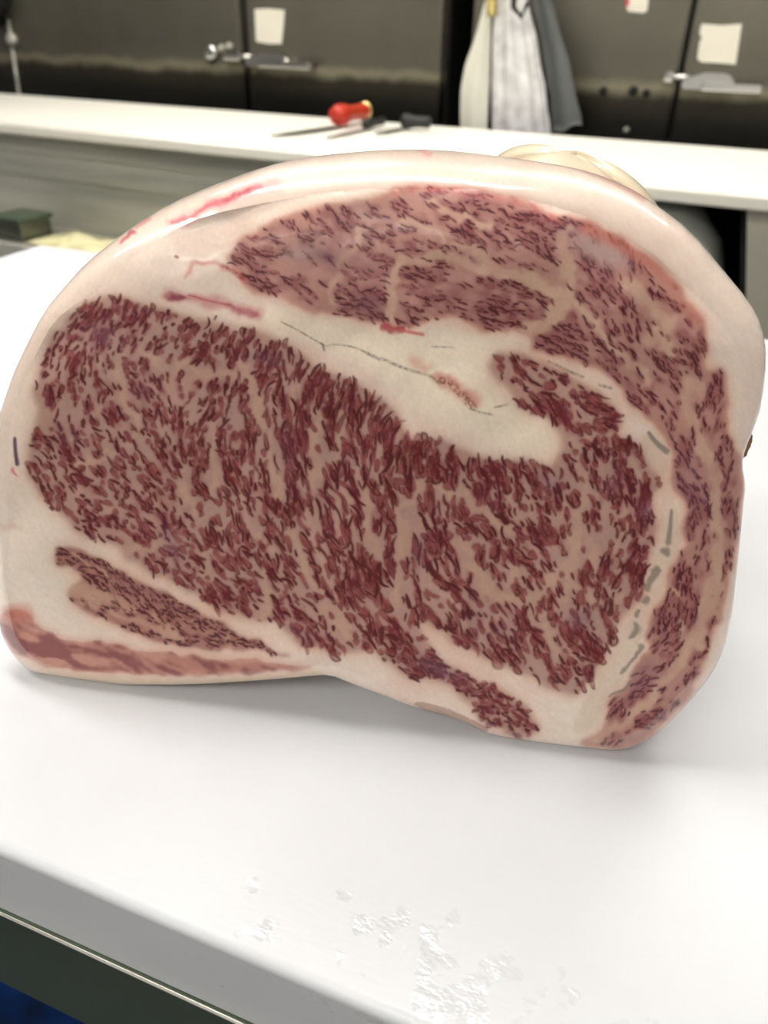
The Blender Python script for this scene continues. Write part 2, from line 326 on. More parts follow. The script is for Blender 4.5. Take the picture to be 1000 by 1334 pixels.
def build_map():
    """returns linear RGB albedo map and a label map (0 fat, 1 eye, 2 side, 3 cap, 4 strip, 5 band)"""
    dx, dy = direction_field()
    eye, side, cap, strip, band = [fill(p) for p in (EYE, SIDE, CAP, STRIP, BAND)]
    label = np.zeros((TH, TW), int)
    for i, m in enumerate((eye, side, cap, strip, band)): label[m > 0] = i+1
    # ---- fat seams inside the muscles
    se = np.zeros((TH, TW))
    for pts, w in [([(532,712),(524,672),(530,645),(545,628),(568,627),(592,640),(610,662),(645,684),(668,690)],11),
        ([(600,637),(640,672),(655,690)],9),([(762,612),(760,650),(750,675),(742,728),(720,750),(700,775),(670,786),(650,780),(632,764),(612,738)],14),
        ([(742,728),(745,760),(775,782),(805,776)],11),([(740,760),(720,800)],7),([(818,662),(812,695),(800,715)],9),([(866,640),(858,680)],8),
        ([(474,645),(476,680),(482,705),(488,730)],15),([(519,652),(521,700),(520,752),(512,790)],9),([(413,540),(412,570),(407,628)],13),
        ([(398,665),(407,700),(420,728),(437,790),(448,815)],10),([(373,690),(395,745),(425,795),(447,828)],9),([(362,605),(368,640)],15),
        ([(318,478),(326,510),(338,545)],15),([(350,735),(347,760),(341,797)],10),([(268,720),(266,750)],9),([(345,560),(352,600)],8),
        ([(150,470),(152,490)],17),([(158,500),(166,524),(186,553),(170,582),(140,595),(102,606)],8),([(136,652),(140,668)],13),
        ([(170,716),(200,712),(216,706)],11),([(190,462),(200,476)],15),([(225,476),(255,478),(280,488),(300,500)],9),([(385,500),(380,540)],9),
        ([(280,560),(282,600),(275,640)],8),([(235,600),(240,640),(252,670)],7),([(310,640),(330,690),(355,720)],8),([(445,560),(440,600)],7),
        ([(450,640),(455,680)],8),([(565,760),(590,790),(600,812)],8),([(690,795),(720,815),(722,850)],9),([(600,700),(612,720)],7),([(760,690),(770,740)],9),
        ([(745,575),(755,610)],11),([(665,640),(672,660)],7),([(812,555),(790,566),(760,562)],8),([(820,605),(840,622)],7),([(660,760),(668,740)],7)]:
        stroke(se, pts, w*.85, w, .55)
    sc = np.zeros((TH, TW))
    for pts, w in [([(640,346),(600,336),(560,330),(524,343),(508,370),(513,395),(507,425)],13),([(600,338),(640,348),(700,366),(735,388)],14),
        ([(733,305),(736,330),(741,356),(741,388),(718,414),(684,434)],18),([(745,392),(780,428),(796,450),(815,472),(850,500)],11),([(820,372),(838,388),(852,402),(868,425)],20),
        ([(850,438),(872,455)],14),([(470,300),(455,330),(440,345)],9),([(440,360),(430,395)],8),([(560,260),(600,285),(640,290)],9),([(620,330),(560,300),(520,290)],7),([(900,505),(900,540)],22),
        ([(902,530),(910,558),(916,590),(927,612),(931,640),(933,675),(935,715),(934,745),(922,770),(911,804),(901,834),(889,861),(867,891),(842,921),(812,941),(775,960)],12),([(935,740),(925,790),(912,835)],16),([(868,760),(890,790),(886,830)],6)]:
        stroke(sc, pts, w*.9, w, .5)
    ss = np.zeros((TH, TW))
    for pts, w in [([(86,752),(110,768),(140,782),(170,790)],15),([(112,785),(150,800),(200,812),(230,826)],10),([(100,770),(120,778)],12),([(200,805),(235,830)],7),([(296,800),(300,845)],5),([(90,720),(140,752)],3)]:
        stroke(ss, pts, w, w, .5)
    # let the seams wander and vary in strength instead of running as even ribbons
    wx = noise(7, 41)*3.4+noise(2.6, 42)*1.3; wy = noise(7, 43)*3.4+noise(2.6, 44)*1.3
    yi = np.clip(np.arange(TH)[:, None]+wy+.5, 0, TH-1).astype(int); xi = np.clip(np.arange(TW)[None, :]+wx+.5, 0, TW-1).astype(int)
    vary = .74+.26*np.tanh(noise(9, 45)*1.2)
    se, sc, ss = se[yi, xi]*vary, sc[yi, xi]*(vary+.12), ss[yi, xi]*vary
    yj = np.clip(np.arange(TH)[:, None]+wy*.6+.5, 0, TH-1).astype(int); xj = np.clip(np.arange(TW)[None, :]+wx*.6+.5, 0, TW-1).astype(int)
    eye, side, cap, strip, band = [m[yj, xj] for m in (eye, side, cap, strip, band)]
    # ---- fleck fields
    w1 = np.random.default_rng(11).standard_normal((TH, TW)); w2 = np.random.default_rng(12).standard_normal((TH, TW)); w3 = np.random.default_rng(13).standard_normal((TH, TW))
    fA = norm(lic(blur(w1, 1.4), dx, dy, 10)); fB = norm(lic(blur(w2, 3.2), dx, dy, 17)); fC = norm(lic(blur(w3, 1.0), dx, dy, 6))
    fD = norm(lic(blur(w1[::-1], 1.5), dx, dy, 4))
    big = noise(18, 21); mid = noise(8, 22); hz = noise(11, 23); fine = noise(1.0, 24); cell = noise(3.4, 25)
    dens = np.zeros((TH, TW))
    for x, y, r, a in [(130,430,34,.9),(150,405,40,.6),(265,455,16,1.0),(90,508,7,1.4),(330,480,14,.5),(430,530,40,.45),(520,560,25,.5),(550,590,14,1.1),(640,625,18,1.0),(600,600,30,.3),(838,640,22,1.2),(700,640,24,.4),
        (790,610,30,.5),(500,660,12,.8),(505,730,12,.6),(660,830,30,.6),(750,820,24,.6),(840,720,16,.7),(760,870,30,.5),(570,870,18,.9),(640,920,30,.5),(130,640,36,.35),(410,825,26,.5),(470,800,22,.3),(230,540,30,.2),(110,560,30,-.3),(200,490,26,-.4),(330,510,14,-.5)]:
        dens += a*spot(x, y, r)
    ein = np.clip(blur(eye+side, 2.6)*2-1, 0, 1)
    v = .70*fA+.38*fB+.20*cell+.16*big+.10+dens*.6-2.0*se-.45*(1-ein)
    v = np.where(eye+side > 0, v, np.minimum(v, 2.2*blur(eye+side, 1.5)-1.2))
    vs = .85*fD+.30*fB+.25*cell+.55-1.5*(1-np.clip(blur(side, 2)*2-1, 0, 1))
    v = np.where(side > 0, vs+dens*.5, v)
    cin = np.clip(blur(cap, 2.4)*2-1, 0, 1)
    dc = np.zeros((TH, TW))
    for x, y, r, a in [(640,400,30,.5),(700,440,16,.6),(730,445,30,.4),(560,380,30,.2),(480,390,22,.4),(800,350,20,-.3),(780,350,26,.3),(870,420,24,.2),(890,460,18,.5),(900,640,16,.2),(905,675,14,.7),(890,770,24,.4),(880,830,18,.7),(690,290,30,.3),(580,290,40,-.05),(400,330,40,-.3),(780,320,16,-1.2),(850,930,26,.3),(930,540,12,.3),(840,510,30,.35),(820,480,22,.2),(905,610,22,-.8),(860,880,25,-.3)]:
        dc += a*spot(x, y, r)
    vc = .80*fC+.42*fB+.22*fD+.24*big-.40+dc-2.6*sc-1.6*(1-cin)
    vc = np.where(cap > 0, vc, -2.)
    tin = np.clip(blur(strip, 1.8)*2-1, 0, 1)
    vt = .75*fD+.35*fB+.25*cell+.1*mid+.30-1.8*ss-1.6*(1-tin)+.5*spot(200,790,50,22,28)
    vt = np.where(strip > 0, vt, -2.)
    bin_ = np.clip(blur(band, 3.2)*1.9-.9, 0, 1)
    # ---- colours
    def mix(a, c, t): return a+(lin(c)-a)*np.clip(t, 0, 1)[..., None]
    img = np.zeros((TH, TW, 3))+lin((234,215,200))
    img = mix(img, (240,222,208), sstep(.0, 1.6, noise(40, 31))*.6)
    img = mix(img, (226,196,180), sstep(.3, 1.8, noise(22, 32))*.5)
    # bright thick fat: the seam plate, the lower-left fat and the corner at the bottom right
    plate = blur(fill([(330,405),(400,412),(480,428),(560,432),(620,432),(680,440),(660,455),(628,475),(650,505),(690,545),(722,560),(724,600),(690,600),(640,580),(590,560),(550,545),(510,500),(440,462),(380,436),(330,420)]), 9)
    img = mix(img, (240,226,204), plate*.85)
    img = mix(img, (234,222,206), np.clip(spot(60,740,60,70)+spot(760,935,34,26)+spot(810,865,14,40,30), 0, 1)*.8)
    ri = sstep(0, 1, blur(fill([(850,560),(872,600),(872,640),(885,680),(885,715),(868,760),(845,790),(835,840),(800,910),(770,950),(740,960),(765,900),(800,840),(830,790),(850,745),(857,700),(855,650),(868,632),(845,600),(830,570)]), 4))
    img = mix(img, (214,194,172), ri*.6)
    # pink blush where fat meets lean
    lean = np.clip(eye+side+cap+strip, 0, 1)
    halo = np.clip(blur(lean, 6)*.7+blur(lean, 14)*.9, 0, 1)
    img = mix(img, (210,156,130), halo*(.66+.12*mid.clip(-1, 1)))
    img = mix(img, (205,140,118), np.clip(blur(band, 6)*1.6, 0, 1)*(.6))
    # intramuscular fat ground
    eb = np.clip(blur(eye+side, 3.6), 0, 1); cb = np.clip(blur(cap, 2.6), 0, 1); tb = np.clip(blur(strip, 2.2), 0, 1)
    img = mix(img, (178,141,130), eb*.95)
    img = mix(img, (190,148,132), eb*sstep(.2, 1.6, hz)*.6)
    img = mix(img, (178,130,120), cb*.92)
    img = mix(img, (196,126,108), cb*np.clip(1-cin, 0, 1)*.7)
    img = mix(img, (166,114,104), tb*.9)
    img = mix(img, (206,174,150), np.clip(blur(sc, 1.2), 0, 1)*cb*.65)
    img = mix(img, (196,158,138), np.clip(se, 0, 1)*eb*.75)
    img = mix(img, (208,172,148), np.clip(ss, 0, 1)*tb*.75)
    # mauve translucent lean just under the surface
    hv = sstep(-.3, .9, blur(v, 3.0)+.15*hz); img = mix(img, (150,98,92), hv*eb*.40)
    hc = sstep(-1.25, .3, blur(vc, 2.6)+.10*hz); img = mix(img, (146,88,88), hc*cb*.8)
    ht = sstep(-.6, .8, vt); img = mix(img, (150,96,88), ht*tb*.5)
    # flecks: dark rim, redder heart
    def flecks(img, v, edge, heart, deep, m, lo=0., sharp=.16):
        body = sstep(lo-.05, lo+sharp, v)
        h = sstep(lo+.38, lo+.85, v)
        img = mix(img, edge, body*m*.88)
        img = mix(img, heart, h*m*(.62+.25*np.tanh(1.4*mid)))
        return mix(img, deep, sstep(lo+1.3, lo+2.1, v)*m*.6)
    one = np.ones((TH, TW))
    fT = norm(lic(blur(np.random.default_rng(15).standard_normal((TH, TW)), 2.2), dx, dy, 9))
    ang = np.arctan2(dy, dx); inn = np.clip(blur(eye+side, 1.2)*1.6-.5, 0, 1)
    lm = 1+.75*spot(430,600,90,110)+.35*spot(620,720,110,110)-.15*spot(120,480,90,90)
    kp = np.clip(.60+.40*v-1.1*se, 0, 1)

    E1, K1 = sprinkle(eye, kp, ang, 6.9, (7, 20), (1.2, 2.2), .24, .50, 51, lm)
    E2, K2 = sprinkle(eye, np.clip(.15+.5*v-1.2*se, 0, 1)*sstep(520, 600, PX+.3*PY-120), ang, 13., (14, 28), (2.2, 3.8), .26, .85, 52)
    E3, K3 = sprinkle(side, np.clip(.75+.3*v, 0, 1), ang, 6.4, (6, 13), (1.3, 2.2), .5, .4, 53)
    E = np.maximum(np.maximum(E1, E2), E3); K = np.maximum(np.maximum(K1, K2), K3)
    Kb = np.clip(blur(K, 2.2)*1.25, 0, 1)
    img = mix(img, (150,94,90), np.clip(Kb*.8+.25*hv, 0, 1)*inn*.72)
    img = mix(img, (138,88,98), sstep(.35, .9, Kb)*sstep(.1, 1.2, hz)*inn*.6)
    img = mix(img, (142,50,50), np.clip(blur(K, .8), 0, 1)*.58)
    img = mix(img, (122,46,48), sstep(.4, 1.3, v)*Kb*inn*.5)
    img = mix(img, (76,13,19), np.clip(blur(E, .45)*1.15, 0, 1)*.92)
    img = mix(img, (106,26,38), sstep(1.1, 1.8, v)*inn*.6)
    kc = np.clip(.46+.52*vc, 0, 1)
    E4, K4 = sprinkle(cap, kc, ang, 5.2, (6, 18), (.9, 1.5), .22, .12, 54)
    img = mix(img, (142,70,72), np.clip(blur(K4, 1.6)*1.1, 0, 1)*.55)
    img = mix(img, (74,18,26), np.clip(blur(E4, .4)*1.2, 0, 1)*.94)
    kt = np.clip(.50+.45*vt+.25*spot(220,800,70,24,28)-.22*spot(130,800,40,18,25), 0, 1)
    E5, K5 = sprinkle(strip, kt, ang, 5.0, (5, 14), (.9, 1.6), .24, .15, 55)
    img = mix(img, (140,76,74), np.clip(blur(K5, 1.8), 0, 1)*.5)
    img = mix(img, (74,22,28), np.clip(blur(E5, .4)*1.2, 0, 1)*.94)
    # lower band of pale lean
    vb = .6*fB+.5*norm(lic(blur(w3, 2.2), dx, dy, 14))+.3*mid
    img = mix(img, (180,118,108), bin_*.85)
    img = mix(img, (130,72,76), bin_*sstep(-.4, 1.0, vb+.9*spot(60,850,40,16,15)+.4*spot(130,855,40,12,20))*.8)
    img = mix(img, (208,156,138), bin_*sstep(.5, 1.4, -vb)*.6)
    img = mix(img, (216,190,160), blur(fill([(40,872),(120,879),(200,883),(300,885),(420,872),(425,880),(300,895),(100,895),(40,880)]), 2)*.8)
    # purple bruised bloom
    pu = np.zeros((TH, TW))
    for x, y, rx, ry, a, g in [(428,336,16,11,20,.85),(470,345,16,8,20,.45),(478,400,16,10,0,.6),(225,712,9,18,-20,.75),(752,806,12,9,0,.85),(715,628,14,9,0,.5),(905,632,18,28,-15,.7),(570,872,20,8,25,.8),(635,655,8,14,0,.2),(130,440,20,16,0,.6),(185,510,10,12,0,.35),(740,300,14,9,20,.5),(790,330,34,12,25,.35),(830,880,22,14,-40,.7),(620,800,10,20,0,.35),(545,720,8,14,0,.5),(345,470,20,7,0,.5),(370,590,8,30,0,.4),(300,540,9,12,0,.35),(85,560,16,12,40,.35),(800,625,10,18,30,.5),(395,826,16,5,25,.5),(660,822,12,8,0,.5),(840,665,6,10,0,.7),(220,840,40,4,8,.5),(180,765,40,6,28,.35)]:
        pu += g*spot(x, y, rx, ry, a)
    img = mix(img, (122,84,104), np.clip(pu, 0, 1)*np.clip(lean, .15, 1)*.62*(.75+.25*np.tanh(cell)))
    img = mix(img, (176,154,150), np.clip(spot(772,322,22,10,20)+.8*spot(800,336,14,10)+.5*spot(400,328,14,9)+.4*spot(380,330,12,7), 0, 1)*.65)
    # red rims of the cap where it turns over the top edge
    rim = np.zeros((TH, TW)); stroke(rim, [(515,248),(560,244),(620,251),(690,266),(722,284)], 12, 10, .9)
    img = mix(img, (206,92,92), rim*.5*(.6+.4*np.tanh(fD)))
    rim = np.zeros((TH, TW)); stroke(rim, [(765,296),(815,322),(860,350),(885,388),(910,415)], 16, 16, .9)
    img = mix(img, (196,112,96), rim*.55*(.75+.25*np.tanh(mid)))
    # ---- streaks of blood and other marks
    def line(img, pts, w0, w1, c, k, soft=.7, rough=0.):
        o = np.zeros((TH, TW)); stroke(o, pts, w0, w1, soft); o = o[yj, xj] if w0 > 4.5 else o
        return mix(img, c, o*k*(1-rough+rough*sstep(-.8, .8, fine)))
    img = line(img, [(222,292),(255,279),(290,264),(320,249),(356,241)], 12, 20, (232,130,138), .6, .95)
    img = line(img, [(224,291),(258,277),(292,262),(312,254),(340,245)], 5, 7, (206,44,76), .75, .9)
    img = line(img, [(296,261),(310,252),(322,251)], 8, 8, (170,30,60), .8, .8, .4)
    img = line(img, [(157,313),(170,303)], 5, 6, (204,50,78), .8); img = line(img, [(178,296),(194,285)], 3, 5, (226,120,128), .6)
    img = line(img, [(222,384),(250,388),(275,395),(312,405),(336,406)], 16, 14, (198,112,116), .7, .8)
    img = line(img, [(224,385),(236,386)], 10, 8, (130,24,56), .85); img = line(img, [(300,402),(320,408),(334,405)], 9, 7, (168,74,92), .7, .8, .4)
    img = line(img, [(246,384),(270,392),(300,398)], 2, 2, (176,60,70), .7, .5, .3)
    img = line(img, [(244,358),(252,344),(275,340),(298,350),(316,364)], 6, 9, (206,110,104), .65, .8, .3); img = line(img, [(290,346),(316,363)], 4, 6, (150,50,60), .7, .7, .5)
    img = line(img, [(499,427),(512,430),(524,431)], 8, 6, (168,36,58), .85); img = line(img, [(524,431),(550,436)], 4, 4, (206,90,92), .8)
    img = line(img, [(20,571),(21,590),(23,604)], 4, 5, (70,32,74), .92, .5); img = line(img, [(17,611),(24,622)], 6, 2, (214,80,110), .7)
    img = line(img, [(229,334),(231,335)], 3, 3, (160,30,40), .9); img = line(img, [(279,416),(281,412)], 2, 2, (40,20,20), .9)
    img = line(img, [(664,203),(700,207),(742,215),(775,226),(806,240),(838,258)], 4, 8, (196,100,96), .7, .8, .3)
    img = line(img, [(545,199),(562,202)], 5, 5, (232,120,130), .6)
    img = line(img, [(572,494),(596,508),(620,522)], 14, 16, (200,112,92), .7, .9); img = line(img, [(535,470),(556,478)], 14, 12, (220,160,134), .6, .95)
    img = line(img, [(574,498),(590,506),(606,518),(616,528)], 7, 10, (120,40,36), .75, .8, .9)
    for p, w in [([(368,419),(384,427),(400,437),(420,449)],1.6),([(416,446),(424,452),(430,449),(445,450),(462,453),(480,462)],1.6),([(420,450),(422,457)],2.4),([(478,461),(493,468)],4.2),([(496,468),(500,469)],4),([(503,470),(520,478),(545,486),(560,489),(572,500)],3.2),([(612,531),(626,537),(641,540)],2.4),([(644,531),(660,528)],2.2),([(715,472),(745,487),(760,492)],3.),([(781,502),(796,506)],3.5),([(562,452),(590,453)],1.5),([(147,773),(149,780),(153,785)],1.5)]:
        img = line(img, p, w, w, (120,102,82), .72, .6, .6)
    for p, w0, w1 in [([(845,564),(853,576),(868,588)],4,8),([(874,664),(872,690),(870,706)],3,7.5),([(868,717),(870,717.5)],9,9),([(856,743),(850,756),(843,766)],10,8),([(841,781),(840,783)],8,8),([(832,800),(831,806)],5,5),([(830,817),(826,834)],8,7),([(838,844),(826,860),(812,876)],8,2.5),([(820,890),(808,901),(796,908)],6,3)]:
        img = line(img, p, w0, w1, (138,124,112), .85, .5)
    img = line(img, [(0,686),(30,690)], 14, 6, (222,186,170), .5, .9)
    img = line(img, [(10,800),(28,800)], 14, 18, (196,116,94), .55, .95)
    img = mix(img, (150,100,70), np.clip(fill([(540,912),(575,920),(600,930),(640,950),(630,955),(595,938),(540,922)]), 0, 1)*.6)
    # very fine grain
    img *= (1+.018*fine+.012*fC)[..., None]
    return np.clip(img, 0, 1).astype(np.float32), label

# ================================================================ the room
ZC = .08                                                  # the far counter stands a little higher than the near board
ca, cb_ = on_z(0, 161, ZC), on_z(1000, 258, ZC)
FC = Frame((ca[0], ca[1], BASE), math.atan2(cb_[1]-ca[1], cb_[0]-ca[0]))   # far counter: x along its front edge
cdep = np.mean([FC.loc(on_z(0, 120, ZC))[1], FC.loc(on_z(1000, 198, ZC))[1]])
CT = ZC-BASE                                              # its top above the floor
FRY = cdep+.24                                            # the refrigerators stand behind it
X0, X1, Y0, Y1 = -2.9, 3.6, -3.6, FRY+.95                 # the room, in the far counter's frame
room_yaw = FC.yaw
def room_part(name, lo, hi, mat):
    o = box(name, lo, hi, mat, None, 0.); o.location = FC.o; o.rotation_euler = (0, 0, room_yaw); return tag(o, kind='structure')
CH = CEIL-BASE
room_part('floor', (X0, Y0, -.06), (X1, Y1, 0), M['floor'])
room_part('ceiling', (X0, Y0, CH), (X1, Y1, CH+.06), M['ceiling'])
room_part('wall_back', (X0, Y1, 0), (X1, Y1+.06, CH), M['wall'])
room_part('wall_front', (X0, Y0-.06, 0), (X1, Y0, CH), M['wall'])
room_part('wall_left', (X0-.06, Y0, 0), (X0, Y1, CH), M['wall'])
room_part('wall_right', (X1, Y0, 0), (X1+.06, Y1, CH), M['wall'])

def ceiling_lamp(x, y, lx, ly, label):
    p = FC.o+FC.x*x+FC.y*y
    t = empty('ceiling_lamp', (p[0], p[1], CEIL), room_yaw)
    bm = bmesh.new()
    for s in (-1, 1):
        add_box(bm, (-lx/2-.02, s*(ly/2+.01)-.01, -.07), (lx/2+.02, s*(ly/2+.01)+.01, 0), .003)
        add_box(bm, (s*(lx/2+.01)-.01, -ly/2, -.07), (s*(lx/2+.01)+.01, ly/2, 0), .003)
    from_bm('housing', bm, M['lamp_body'], t)
    box('diffuser', (-lx/2, -ly/2, -.06), (lx/2, ly/2, -.045), M['lamp'], t, 0.)
    return tag(t, label, 'ceiling lamp', 'fluorescent ceiling lamps')
LAMPS = [(1.25, -.92, 1.1, .2, 'long fluorescent ceiling lamp over the near cutting board'),
         (.25, -1.5, 1.1, .2, 'long fluorescent ceiling lamp up over the left end of the near board'),
         (.2, .30, 1.3, .2, 'long fluorescent ceiling lamp over the left of the far counter'),
         (1.9, .30, 1.3, .2, 'long fluorescent ceiling lamp over the right of the far counter'),
         (1.6, -2.75, 1.5, .2, 'long fluorescent ceiling lamp behind the near work table')]
for a in LAMPS: ceiling_lamp(*a)

# ================================================================ refrigerators
FR = Frame(FC.o+FC.y*FRY, FC.yaw)                          # front plane of the doors
def fx(px, py=100): return FR.front(px, py)[0]
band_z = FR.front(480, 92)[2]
M['door'] = scuff_reflection_door('scuff_reflection_door_steel', band_z)
DH = 1.98
def fridge(name, x0, x1, seam0, seam1, label):
    t = empty(name, FR.o, FR.yaw)
    box('cabinet', (x0, .05, .08), (x1, .80, DH+.04), M['black'], t, .01)
    for a, b in ((x0+.004, seam0), (seam1, x1-.004)):
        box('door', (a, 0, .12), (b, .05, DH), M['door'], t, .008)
    box('gasket', (seam0-.004, .03, .12), (seam1+.004, .052, DH), M['black'], t, .002)
    for a in (x0+.08, x1-.08):
        bm = bmesh.new(); add_box(bm, (a-.025, .1, 0), (a+.025, .15, .09), .006); from_bm('foot', bm, M['black'], t)
    return tag(t, label, 'refrigerator')
xl = fx(-330); sA0, sA1 = fx(317), fx(326)
fA = fridge('reach_in_refrigerator', xl, fx(574), sA0, sA1, 'stained steel refrigerator with paper note, behind the left of far counter')
fB = fridge('reach_in_refrigerator', fx(609), fx(1330, 160), fx(882), fx(888), 'stained steel refrigerator behind the hanging mesh apron, two doors')
def latch(parent, door_edge_px, py, lever_px, strike_px, name_scale=1.):
    e = FR.front(door_edge_px, py); l = FR.front(lever_px, py+4); s = FR.front(strike_px, py-6)
    z = e[2]; h = .020*name_scale
    body = l[0]-e[0]
    o = mesh_latch('latch_body', (e[0]+.012, z-h, body*.62), parent, h)
    box('lever', (e[0]+body*.30, -.055, z-h*1.15), (l[0], -.030, z-h*.1), M['chrome'], parent, .006, 3)
    box('lever_stem', (l[0]-.03, -.032, z-h*.9), (l[0]-.012, .004, z-h*.3), M['black'], parent, .003)
    box('strike', (s[0], -.028, z-h*.5), (e[0]-.010, .0, z+h*.9), M['chrome'], parent, .008, 3)
    tube('bolt', [(e[0]-.03, -.018, z+h*.2), (e[0]+.03, -.018, z+h*.2)], .009, M['chrome'], parent)
def mesh_latch(name, org, parent, h):
    x, z, w = org
    prof = [(0, 0), (w, 0), (w, h*.7), (w*.92, h*1.5), (w*.78, h*1.9), (w*.4, h*1.9), (w*.12, h*1.3), (0, h*.9)]
    return slab(name, [(x+a, .0, z+b) for a, b in prof], (0, -.032, 0), M['chrome'], parent, .004)
def right_door(t): return sorted([c for c in t.children if c.name.startswith('door')], key=lambda o: o.data.vertices[0].co.x)[-1]
latch(right_door(fA), 322, 76, 415, 296); latch(right_door(fB), 885, 103, 998, 866)
def disc(name, px, py, r, mat, parent, dep=.012):
    c = FR.front(px, py); return tube(name, [(c[0], .002, c[2]), (c[0], -dep, c[2]), (c[0], -dep-.003, c[2])], [r, r, r*.6], mat, parent, 16)
disc('lock_rose', 276, 70, .026, M['chrome'], fA); disc('screw', 290, 63, .011, M['steel'], fA); disc('screw', 300, 60, .010, M['steel'], fA)
disc('screw', 786, 118, .010, M['black'], fB); disc('screw', 825, 118, .011, M['black'], fB); disc('screw', 842, 121, .009, M['black'], fB); disc('screw', 816, 169, .007, M['steel'], fB)
# the black pull handle at the left edge of the left door
hp = [FR.front(14, -60), FR.front(14, 12), FR.front(11, 24), FR.front(0, 28), FR.front(-14, 27), FR.front(-40, 20)]
tube('pull_handle', [(p[0], -.03, p[2]) for p in hp], .022, M['black'], fA)
s0 = FR.front(18, 50); s1 = FR.front(19, 118); tube('hinge_rod', [(s0[0], -.008, s0[2]+.06), (s1[0], -.008, s1[2]-.3)], .006, M['steel'], fA)
disc('hinge_cap', 18, 52, .022, M['steel'], fA, .018)

def note(pts, label, mat=None):
    c = np.mean([FR.front(*p) for p in pts], 0)
    t = FR.o+FR.x*c[0]+FR.y*(-.001)+np.array([0, 0, c[2]])
    P = [FR.front(*p)-c for p in pts]
    o = slab('paper_note', [(p[0], 0, p[2]) for p in P], (0, -.0015, 0), mat or M['paper'])
    o.location = t; o.rotation_euler = (0, 0, FR.yaw); return tag(o, label, 'paper note')
note([(332, 12), (350, 11), (371, 13), (370, 30), (367, 57), (350, 57), (334, 54), (333, 34)], 'small white paper note on the steel door above the left lever latch')
note([(914, 31), (940, 33), (966, 31), (964, 45), (958, 84), (935, 82), (913, 81), (908, 76), (911, 55), (914, 50), (911, 42)], 'torn-edged white paper note on the steel door above the right lever latch')
pk = note([(816, -16), (846, -16), (843, 14), (838, 17), (818, 15), (815, 8)], 'white paper slip with a red edge at the top of the right refrigerator door')
c = FR.front(831, 0)
q = [FR.front(*p)-np.array([FR.front(816, -16)[0], 0, FR.front(816, -16)[2]]) for p in [(815, -16), (820, -16), (819, 10), (814, 9)]]
k0 = np.mean([FR.front(*p) for p in [(816, -16), (846, -16), (843, 14), (838, 17), (818, 15), (815, 8)]], 0)
slab('red_edge', [(FR.front(*p)[0]-k0[0], -.0015, FR.front(*p)[2]-k0[2]) for p in [(815, -16), (822, -16), (819, 9), (815, 8)]], (0, -.001, 0), M['pink_paper'], pk)

# ================================================================ far counter
fc = empty('far_counter', FC.o, FC.yaw)
cx0, cx1 = FC.front(-300, 130)[0], FC.flat(1330, 290, CT)[0]
cx0 = max(cx0, X0+.05); cx1 = min(cx1, X1-.05)
box('white_top', (cx0, 0, CT-.022), (cx1, cdep, CT), M['board_far'], fc, .004)
rz0 = FC.front(0, 178)[2]; xo = FC.front(700, 260)[0]; xr = FC.front(973, 300)[0]
box('rim_rail', (cx0, .012, rz0), (xo, .05, CT-.022), M['steel'], fc, .006, 3)
for s in range(2): tube('rim_bead', [(cx0, .012, rz0+.012+.016*s), (xo, .012, rz0+.012+.016*s)], .005, M['steel_edge'] if s else M['steel_dark'], fc)
zb = FC.front(0, 276)[2]
box('front_panel', (cx0, .03, .10), (xo, .045, rz0), M['steel'], fc, .002)
for i, (pa, pb) in enumerate([((0, 192), (0, 198)), ((0, 214), (0, 228))]):
    box('pressed_rib', (cx0, .026, FC.front(*pb)[2]), (xo, .034, FC.front(*pa)[2]), M['steel'], fc, .003)
box('side_divider', (xo-.02, .03, .06), (xo, cdep-.02, rz0), M['panel'], fc, .002)
el = [FC.front(973, 262, .012), FC.front(970, 470, .012)]; kx = (el[1][0]-el[0][0])/(el[1][2]-el[0][2])
def edge_x(z): return el[0][0]+kx*(z-el[0][2])               # the end panel's inner edge is splayed
slab('end_panel', [(edge_x(0), .012, 0), (edge_x(0)+.5, .012, 0), (edge_x(0)+.5, .012, CT-.022), (edge_x(CT-.022), .012, CT-.022)], (0, cdep-.03, 0), M['panel'], fc)
box('bay_shade_back', (xo, cdep-.06, .06), (xr, cdep-.04, CT-.022), M['bay_shade'], fc, .0)
box('bay_shade_roof', (xo, .05, CT-.03), (xr, cdep-.05, CT-.0225), M['bay_shade'], fc, .0)
slab('bay_shade_side', [(edge_x(.06)-.012, .035, .06), (edge_x(.06)-.001, .035, .06), (edge_x(CT-.03)-.001, .035, CT-.03), (edge_x(CT-.03)-.012, .035, CT-.03)], (0, cdep-.09, 0), M['bay_shade'], fc)
box('bay_shade_base', (xo, .34, .06), (xr, cdep-.05, .10), M['bay_shade'], fc, .0)
box('base_plinth', (cx0, .06, 0), (xo, cdep-.04, .10), M['black'], fc, .0)
# an under-shelf runs along the front, low on the left
shz = FC.front(0, 306, -.10)[2]; box('under_shelf', (cx0, -.16, shz-.02), (xo-.3, .03, shz), M['steel'], fc, .003)
for a in (cx0+.3, xo-.45): box('shelf_bracket', (a, -.14, shz-.14), (a+.02, .03, shz-.02), M['steel'], fc, .003)
box('shelf_lip', (cx0, -.165, shz-.05), (xo-.3, -.155, shz+.004), M['steel_edge'], fc, .002)
tag(fc, 'long white-topped steel counter in front of the refrigerators', 'counter')

